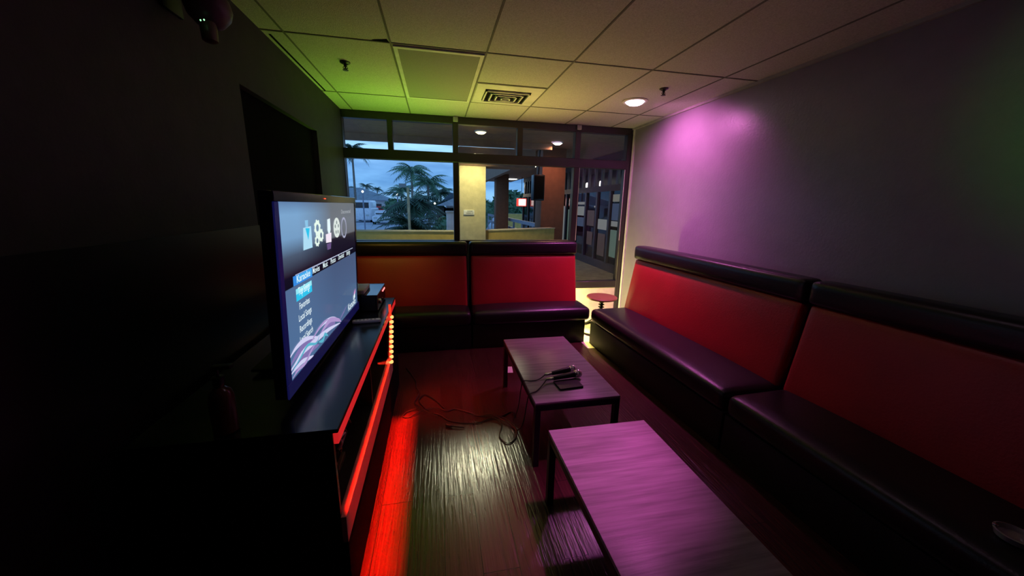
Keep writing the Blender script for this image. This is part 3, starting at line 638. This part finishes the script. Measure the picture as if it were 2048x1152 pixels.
b = BM(); box(b, (-4, YW+.12, 2.70), (4.0, 7.5, 2.82)); box(b, (2.2, 7.5, 2.70), (4.0, 20, 2.82)); b_ = obj('porch_ceiling', b, M['porch'], smooth=False); b_['kind'] = 'structure'; b_['label'] = 'brown ceiling of the covered walkway'
b = BM(); box(b, (-4, 7.36, 2.59), (2.3, 7.50, 3.2)); box(b, (2.15, 8.4, 2.50), (2.3, 20, 3.0)); o = obj('porch_fascia', b, M['porch'], smooth=False); o['kind'] = 'structure'; o['label'] = 'brown fascia beam along the porch edge'
b = BM(); box(b, (.40, 6.55, 2.14), (1.75, 6.95, 2.45), .01); o = obj('porch_beam', b, M['porch'], smooth=False); tag(o, 'brown beam resting on the cream column outside', 'beam')
t = thing('cream_column', 'cream stucco column lit yellow outside the window with a small sign', 'column', (.63, 6.75, -.02))
b = BM(); box(b, (.405, 6.55, -.02), (.865, 6.95, 2.14), .008); obj('shaft', b, M['stucco_y'], t)
b = BM(); box(b, (.475, 6.535, 1.318), (.66, 6.549, 1.398), .002, seg=1); sg = obj('sign_plate', b, M['signw'], t, label='small white sign plate')
def wtext(body, loc, h, m, parent, width=None, rz=0):
    cu = bpy.data.curves.new('t', 'FONT'); cu.body = body; cu.size = h; cu.align_x = 'CENTER'; cu.align_y = 'CENTER'; cu.offset = 0
    tmp = bpy.data.objects.new('t', cu); C.objects.link(tmp); dg = bpy.context.evaluated_depsgraph_get(); dg.update()
    me = bpy.data.meshes.new_from_object(tmp.evaluated_get(dg)); bpy.data.objects.remove(tmp)
    xs = [v.co.x for v in me.vertices]; k = width/(max(xs)-min(xs)) if width else 1
    mm = Matrix.Translation(loc) @ Matrix.Rotation(rz, 4, 'Z')
    for v in me.vertices: v.co = mm @ Vector((v.co.x*k, 0, v.co.y))
    me.materials.clear(); me.materials.append(m); o = bpy.data.objects.new('lettering', me); C.objects.link(o); o.parent = parent; o.matrix_parent_inverse = Matrix.Identity(4); return o
wtext('E KING', (.585, 6.533, 1.377), .034, M['slot'], sg, .09); wtext('PARKING LOT', (.58, 6.533, 1.342), .030, M['slot'], sg, .13)
for nm, lab, x0, x1, y0, y1, top, col in [('brown_column', 'wide brown column beyond the low wall outside', 2.27, 2.80, 7.9, 8.4, 2.7, 'stucco_b'), ('brown_column', 'distant brown column farther along the walkway', 2.40, 2.92, 15.0, 15.5, 2.7, 'stucco_b')]:
    t = thing(nm, lab, 'column', ((x0+x1)/2, (y0+y1)/2, -.02)); b = BM(); box(b, (x0, y0, -.02), (x1, y1, top), .01); obj('shaft', b, M[col], t)
    b = BM(); box(b, (x0-.03, y0-.03, -.02), (x1+.03, y1+.03, .18), .01); obj('plinth', b, M[col], t)
def lowwall(pts, z1, label):
    t = thing('low_wall', label, 'wall', (*pts[0], -.02)); (xa, ya), (xb, yb) = pts; d = Vector((xb-xa, yb-ya, 0)); n = Vector((-d.y, d.x, 0)).normalized()*.16
    b = BM(); poly(b, [(xa, ya, -.02), (xb, yb, -.02), (xb+n.x, yb+n.y, -.02), (xa+n.x, ya+n.y, -.02)], z1+.02-.018); obj('body', b, M['stucco_w'], t, smooth=False)
    b = BM(); poly(b, [(xa-.01, ya-.02, z1-.018), (xb+.01, yb-.02, z1-.018), (xb+n.x, yb+n.y+.02, z1-.018), (xa+n.x, ya+n.y+.02, z1-.018)], .018); obj('cap', b, M['stucco_y'], t, smooth=False)
lowwall([(-3.5, 6.6), (.30, 6.6)], 1.03, 'long low cream wall with a pale cap left of the cream column')
lowwall([(.96, 6.85), (2.55, 7.75)], 1.03, 'low cream wall angled between the cream and brown columns')
# railing
t = thing('railing', 'blue grey railing running along the walkway edge', 'railing', (2.9, 15, -.02))
for z in (.90, .55):
    b = BM(); box(b, (3.02, 9.9, z-.06), (3.10, 22, z+.06)); obj('rail', b, M['rail'], t, smooth=False)
for k in range(9):
    b = BM(); box(b, (3.03, 10+1.5*k, -.02), (3.09, 10.08+1.5*k, .84)); obj('post', b, M['rail'], t, smooth=False)
# lamps of the porch
def plamp(x, y, r, col, s, label):
    t = thing('porch_lamp', label, 'lamp', (x, y, 2.7), 'round porch ceiling lamps')
    b = BM(); lathe(b, [(r*1.2, 0), (r*1.2, -.015), (r, -.022)], (x, y, 2.7), 24); obj('rim', b, M['white'], t)
    b = BM(); lathe(b, [(.002, -.05), (r*.6, -.045), (r*.98, -.022), (r*.98, -.016)], (x, y, 2.7), 24); obj('lens', b, emi('porch_lens', col, s), t, label='glowing lens')
plamp(.77, 6.50, .09, (1, .85, .35), 6, 'yellow porch lamp in front of the cream column')
plamp(.525, 5.17, .08, (1, .88, .45), 6, 'porch lamp close outside the glass above the cream column')
plamp(2.34, 7.15, .09, (1, .82, .78), 8, 'bright white porch lamp seen through the middle transom')
plamp(3.0, 11.5, .10, (1, .9, .6), 8, 'porch lamp midway along the walkway')
plamp(3.5, 17.3, .27, (1, .97, .8), 8, 'porch lamp farther along the walkway')
# black outdoor loudspeaker
t = thing('outdoor_speaker', 'black box loudspeaker hung under the porch beside the brown column', 'speaker', (2.06, 7.6, 1.9))
b = BM(); box(b, (1.98, 7.5, 1.60), (2.22, 7.72, 2.12), .02); obj('cabinet', b, M['satin'], t)
b = BM(); box(b, (2.0, 7.492, 1.63), (2.20, 7.499, 2.09), .003, seg=1); obj('front_grille', b, M['slot'], t)
b = BM(); tube(b, smooth_pts([(2.10, 7.6, 2.12), (2.10, 7.55, 2.40), (2.08, 7.46, 2.70)]), .02); obj('bracket', b, M['black'], t)
# storefront along x = 4
t = thing('storefront', 'dark framed glass storefront lining the right side of the walkway', 'storefront', (4.05, 12, -.02))
b = BM(); box(b, (4.0, 4.72, -.02), (4.1, 17, .18)); box(b, (4.0, 4.72, 2.52), (4.1, 17, 2.7)); box(b, (4.0, 4.72, 1.86), (4.06, 17, 2.0)); box(b, (5.6, 4.72, -.02), (5.7, 17, 2.7)); box(b, (4.1, 4.72, 2.62), (5.6, 17, 2.7)); box(b, (4.06, 17, -.02), (5.7, 17.1, 2.7)); obj('wall', b, mat('shop_wall', (.07, .055, .055), .7), t, smooth=False)
MY = [5.2, 6.2, 7.2, 8.03, 8.75, 9.45, 10.2, 11.0, 11.9, 12.9, 13.9, 14.9, 15.9, 16.9]
for y in MY:
    b = BM(); box(b, (3.97, y, .18), (4.05, y+.09, 1.86)); obj('mullion', b, M['frame'], t, smooth=False)
for k in range(30):
    y = 5.0+k*.4; b = BM(); box(b, (3.99, y, 2.0), (4.05, y+.07, 2.52)); obj('clerestory_bar', b, M['frame'], t, smooth=False)
for ya, yb in zip(MY, MY[1:]):
    b = BM(); box(b, (4.012, ya+.09, .18), (4.016, yb, 1.86)); obj('glass_pane', b, M['glass'], t, smooth=False)
pc = [('poster_cream', (.62, .60, .48)), ('poster_blue', (.12, .18, .36)), ('poster_green', (.30, .46, .36)), ('poster_white', (.68, .70, .68)), ('poster_brown', (.16, .09, .07))]
poster_glow = [emi(n, c, .20) for n, c in pc]  # posters are no lamps: the light on them is painted in as emission
random.seed(3)
PS = [(7.36, 7.98, 1.62, 1.78, 0), (7.36, 7.98, 1.20, 1.58, 1), (7.36, 7.98, 1.06, 1.18, 3), (7.36, 7.98, .35, .98, 2), (8.2, 8.7, .95, 1.20, 3), (8.25, 8.65, .3, .85, 4), (8.95, 9.40, 1.0, 1.4, 4), (9.0, 9.35, .5, .85, 4), (9.62, 10.12, 1.25, 1.5, 3), (9.62, 10.12, 1.55, 1.62, 3), (9.62, 10.1, .95, 1.2, 1), (10.4, 10.9, .3, 1.4, 2), (11.2, 11.8, .3, 1.5, 3)]
for i, (ya, yb, za, zb, k) in enumerate(PS):
    b = BM(); box(b, (4.006, ya, za), (4.011, yb, zb)); tag(obj('poster', b, poster_glow[k], smooth=False), ['cream', 'dark blue', 'pale green', 'white', 'brown'][k]+' poster '+['at the top of the nearest shop pane', 'in the nearest shop pane', 'strip across the nearest shop pane', 'low in the nearest shop pane', 'in the second shop pane', 'low in the second shop pane', 'in the third shop pane', 'low in the third shop pane', 'in the fourth shop pane', 'strip above the fourth shop pane poster', 'below the fourth shop pane poster', 'in the fifth shop pane', 'in the sixth shop pane'][i], 'poster', 'posters in the shop windows')
for x, y, z, h, w, lab in [(3.84, 11.15, 1.62, .26, .22, 'glowing red and white shop sign right of the brown column'), (3.70, 16.0, 1.62, .34, .44, 'glowing red and white shop sign far down the walkway')]:
    t = thing('blade_sign', lab, 'sign', (x, y, z)); b = BM(); box(b, (x-w/2, y, z-h/2), (x+w/2, y+.06, z+h/2), .01); obj('case', b, emi('sign_red', (.9, .08, .06), 1.2), t)
    b = BM(); box(b, (x-w*.3, y-.008, z-h*.4), (x+w*.42, y-.002, z+h*.4), .004, seg=1); obj('face', b, emi('sign_face', (1, .75, .72), 2.5), t, label='glowing white face')
    b = BM(); tube(b, [(x, y+.03, z+h/2-.01), (x, y+.03, 2.7)], .012, 8); obj('hanger_rod', b, M['black'], t)
for y, lab in [(9.2, 'nearest small lamp reflection above the window row'), (10.1, 'middle small lamp reflection above the window row'), (10.9, 'farthest small lamp reflection above the window row')]:
    b = BM(); lathe(b, [(.02, -.10), (.045, -.09), (.045, .02), (.02, .04)], (4.25, y, 2.12), 14); tag(obj('lamp_reflection', b, emi('lamp_reflection_glow', (1, .92, .85), 3)), lab, 'lamp', 'small lamp reflections')  # reflections of small lamps, put in as glowing bulb shapes

# ------------------------------------------------------------------ palms, buildings, cars
def frond(b, base, az, elev, Ln, w, droop, n=9):
    base = Vector(base); dirh = Vector((math.cos(az), math.sin(az), 0)); side = Vector((-math.sin(az), math.cos(az), 0)); P = []
    for i in range(n+1):
        u = i/n; P.append(base+dirh*Ln*u*math.cos(elev*(1-u*.5))+Vector((0, 0, Ln*(math.sin(elev)*u-droop*u*u))))
    tube(b, P, lambda u: .012*(1-u)+.003, 4)
    for i in range(1, n+1):
        u = i/n; ww = w*math.sin(PI*min(.95, .15+u*.8)); p = P[i]; d = (P[i]-P[i-1])
        for s in (-1, 1):
            q = p+side*s*ww+d*.9+Vector((0, 0, -ww*.45)); a = P[i-1].lerp(P[i], .35)
            vs = [b.verts.new(a), b.verts.new(p), b.verts.new(q)]; b.faces.new(vs)
            a2 = P[i-1]; m_ = P[i-1].lerp(P[i], .4); q2 = m_+side*s*ww*.95+d*.8+Vector((0, 0, -ww*.5)); b.faces.new([b.verts.new(a2), b.verts.new(m_), b.verts.new(q2)])
def palm(x, y, top, R, nf, label, lean=0, m='leafd', trunk=.12, fat=.30, el=(.0, 1.2)):
    t = thing('palm_tree', label, 'palm tree', (x, y, -.2), 'palms in the parking lot')
    b = BM(); tube(b, smooth_pts([(x-lean, y, -.2), (x-lean*.6, y, top*.5), (x, y, top)]), lambda u: trunk*(1-.4*u), 8); obj('trunk', b, M['trunk'], t)
    b = BM()
    for k in range(nf):
        a = k*2.399+random.random()*.4; e = el[0]+(el[1]-el[0])*random.random(); frond(b, (x, y, top), a, e, R*(.8+.3*random.random()), R*fat, .55+.25*random.random())
    obj('crown', b, M[m], t, smooth=False)
palm(-9.5, 48, 7.5, 2.0, 20, 'tall thin palm against the sky at the far left of the window', trunk=.16)
palm(-1.36, 23, 3.35, 1.35, 22, 'tall palm rising in the middle of the left window', trunk=.09, m='leaf')
palm(-.50, 27, 2.85, 1.6, 26, 'bushy palm right of the tall middle palm', trunk=.12, m='leaf')
palm(.40, 31, 2.3, 1.6, 26, 'lower bushy palm toward the right of the left window', trunk=.12)
palm(-2.6, 30, 2.4, 1.3, 22, 'small palm left of the tall middle palm', trunk=.1, m='leaf')
palm(-8.4, 58, 3.4, 1.1, 12, 'distant small palm above the roof ridge')
palm(-10.6, 62, 3.9, 1.4, 14, 'distant palm behind the grey roof at left'); palm(-13.9, 65, 3.7, 1.5, 14, 'distant palm at the left end of the grey roof')
palm(-.9, 15.5, 1.45, 1.5, 30, 'dark spreading palm behind the cycad', m='leafd', trunk=.2)
palm(.15, 20.5, 1.3, 1.3, 24, 'dark low palm near the white post', m='leafd', trunk=.16)
t = thing('cycad', 'big dark cycad with spreading fronds just beyond the low wall', 'plant', (-.72, 11, -.2))
b = BM(); lathe(b, [(.22, 0), (.26, .3), (.22, .8), (.12, 1.0)], (-.72, 11, -.2), 14); obj('stem', b, M['trunk'], t)
b = BM()
for k in range(46): frond(b, (-.72, 11, .78), k*2.399, random.uniform(.0, 1.15), random.uniform(.85, 1.15), .20, random.uniform(.35, .7), 10)
obj('fronds', b, M['leafd'], t, smooth=False)
def shrub(x, y, z, r, n, label, m='leaf'):
    b = BM()
    for k in range(n):
        a = random.random()*2*PI; e = random.uniform(-.2, PI/2); rr = r*random.uniform(.55, 1); p = Vector((x+rr*math.cos(a)*math.cos(e), y+rr*math.sin(a)*math.cos(e), z+rr*.7*math.sin(e)))
        s = r*.16; q = [p+Vector((random.uniform(-s, s), random.uniform(-s, s), random.uniform(-s, s))) for _ in range(4)]; b.faces.new([b.verts.new(v) for v in q])
    lathe(b, [(r*.1, -.2-z), (r*.6, -r*.1), (r*.72, r*.2), (r*.4, r*.5), (.02, r*.62)], (x, y, z), 10)
    tag(obj('shrub', b, M[m], smooth=False), label, 'shrub', 'shrubs in the parking lot')
shrub(-3.9, 38, .9, 1.3, 400, 'rounded green tree beside the pale building', 'leaf'); shrub(-1.7, 42, .8, 1.3, 400, 'second rounded green tree behind the cycad', 'leaf')
shrub(.55, 13.5, .6, .7, 400, 'green shrub behind the white post'); shrub(5.6, 27, 1.2, 1.7, 700, 'large green tree at the far end of the walkway'); shrub(3.1, 24.5, .9, 1.2, 400, 'green shrub past the cream column')
lowwall([(4.4, 23.5), (6.2, 23.5)], .95, 'distant cream wall beyond the end of the walkway')
def building(x0, x1, y0, y1, eave, ridge, label, over=.8):
    t = thing('hip_roof_building', label, 'building', ((x0+x1)/2, y0, -.2)); b = BM(); box(b, (x0, y0, -.2), (x1, y1, eave)); obj('walls', b, M['bwall'], t, smooth=False)
    b = BM(); o = over; A = [(x0-o, y0-o, eave), (x1+o, y0-o, eave), (x1+o, y1+o, eave), (x0-o, y1+o, eave)]; h = (y1-y0)/2; q = [(x0+h, (y0+y1)/2, ridge), (x1-h, (y0+y1)/2, ridge)]
    V = [b.verts.new(p) for p in A+q]; b.faces.new([V[0], V[1], V[5], V[4]]); b.faces.new([V[1], V[2], V[5]]); b.faces.new([V[2], V[3], V[4], V[5]]); b.faces.new([V[3], V[0], V[4]]); b.faces.new(V[:4]); obj('roof', b, M['roof'], t, smooth=False)
    for k in range(5):
        xx = x0+(x1-x0)*(k+.5)/5; b = BM(); box(b, (xx-.5, y0-.06, .2), (xx+.5, y0-.005, 1.3)); obj('window', b, M['frame'], t, smooth=False)
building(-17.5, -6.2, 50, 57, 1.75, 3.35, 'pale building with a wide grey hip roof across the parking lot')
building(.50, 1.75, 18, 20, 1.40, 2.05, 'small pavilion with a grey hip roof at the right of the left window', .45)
def car(x, y, label, m, s=1.0, van=False):
    t = thing('parked_car', label, 'car', (x, y, -.2), 'cars in the parking lot'); w = .85*s; l = 4.2*s; zt = (1.85 if van else 1.35)*s
    b = BM(); box(b, (x-w, y, .0), (x+w, y+l, (.62 if not van else 1.0)*s), .12, seg=3); box(b, (x-w*.86, y+l*(.25 if not van else .06), .5*s), (x+w*.86, y+l*.9, zt-.2), .16, seg=3); bd = obj('body', b, M[m], t)
    b = BM(); box(b, (x-w*.74, y+l*(.25 if not van else .06)-.01, .72*s), (x+w*.74, y+l*.3, zt-.38), .03); obj('windscreen', b, M['frame'], t)
    for sx_ in (-1, 1):
        for yy in (y+.75*s, y+l-.8*s):
            b = BM(); mm = Matrix.Translation((x+sx_*w*.86, yy, .12)) @ Matrix.Rotation(PI/2, 4, 'Y'); lathe(b, [(.18, -.1), (.32, -.1), (.32, .1), (.18, .1)], (0, 0, 0), 16, mm); obj('wheel', b, M['slot'], t)
    for sx_ in (-1, 1):
        b = BM(); box(b, (x+sx_*w*.62-.12, y-.02, .34*s), (x+sx_*w*.62+.12, y+.02, .48*s), .01); obj('headlight', b, M['white'], t)
M['carw'] = mat('white_car_paint', (.9, .9, .95), .25); M['carb'] = mat('silver_car_paint', (.45, .5, .58), .3); M['carr'] = mat('red_car_paint', (.6, .05, .05), .3)
car(-4.2, 30, 'white car facing the window in the middle of the lot', 'carw', .78); car(-6.2, 33, 'white van at the left of the parking lot', 'carw', 1.0, True); car(-4.5, 46, 'silver car parked farther back', 'carb'); car(-7.0, 47, 'small red car parked at the far side', 'carr', .9)
car(-8.2, 40, 'silver car behind the white van', 'carb'); car(-2.7, 32, 'white car half hidden by the palms', 'carw', .9)
def lamp_post(x, y, z, label, r=.055):
    t = thing('street_lamp', label, 'street lamp', (x, y, -.2), 'parking lot lamps'); b = BM(); tube(b, [(x, y, -.2), (x, y, z-.1)], .035, 8); obj('pole', b, M['rail'], t)
    b = BM(); lathe(b, [(r*.4, -r), (r, -r*.4), (r, r*.3), (r*.4, r)], (x, y, z), 12); obj('lamp_head', b, emi('lamp_head_glow', (1, .98, .85), 3), t, label='glowing lamp head')
lamp_post(-3.6, 20, 2.01, 'glowing lamp post at the far left of the parking lot'); lamp_post(-1.92, 20, 1.90, 'glowing lamp post just left of the dark cycad fronds'); lamp_post(-.05, 18, 1.50, 'glowing lamp post just right of the cycad', .045)
t = thing('white_post', 'short white post just left of the window mullion', 'post', (.32, 9, -.2)); b = BM(); box(b, (.24, 9, -.2), (.42, 9.12, 1.28), .01); obj('shaft', b, M['bwall'], t); b = BM(); box(b, (.22, 8.98, 1.28), (.44, 9.14, 1.33), .01); obj('cap', b, M['white'], t)
t = thing('sign_pole', 'slim tan pole with a small blank sign in front of the palms', 'sign', (-.74, 9.6, -.2)); b = BM(); box(b, (-.70, 9.6, -.2), (-.64, 9.66, 1.87), .005); obj('pole', b, M['stucco_y'], t); b = BM(); box(b, (-.88, 9.58, 1.87), (-.70, 9.60, 1.96), .004, seg=1); obj('panel', b, M['roof'], t)
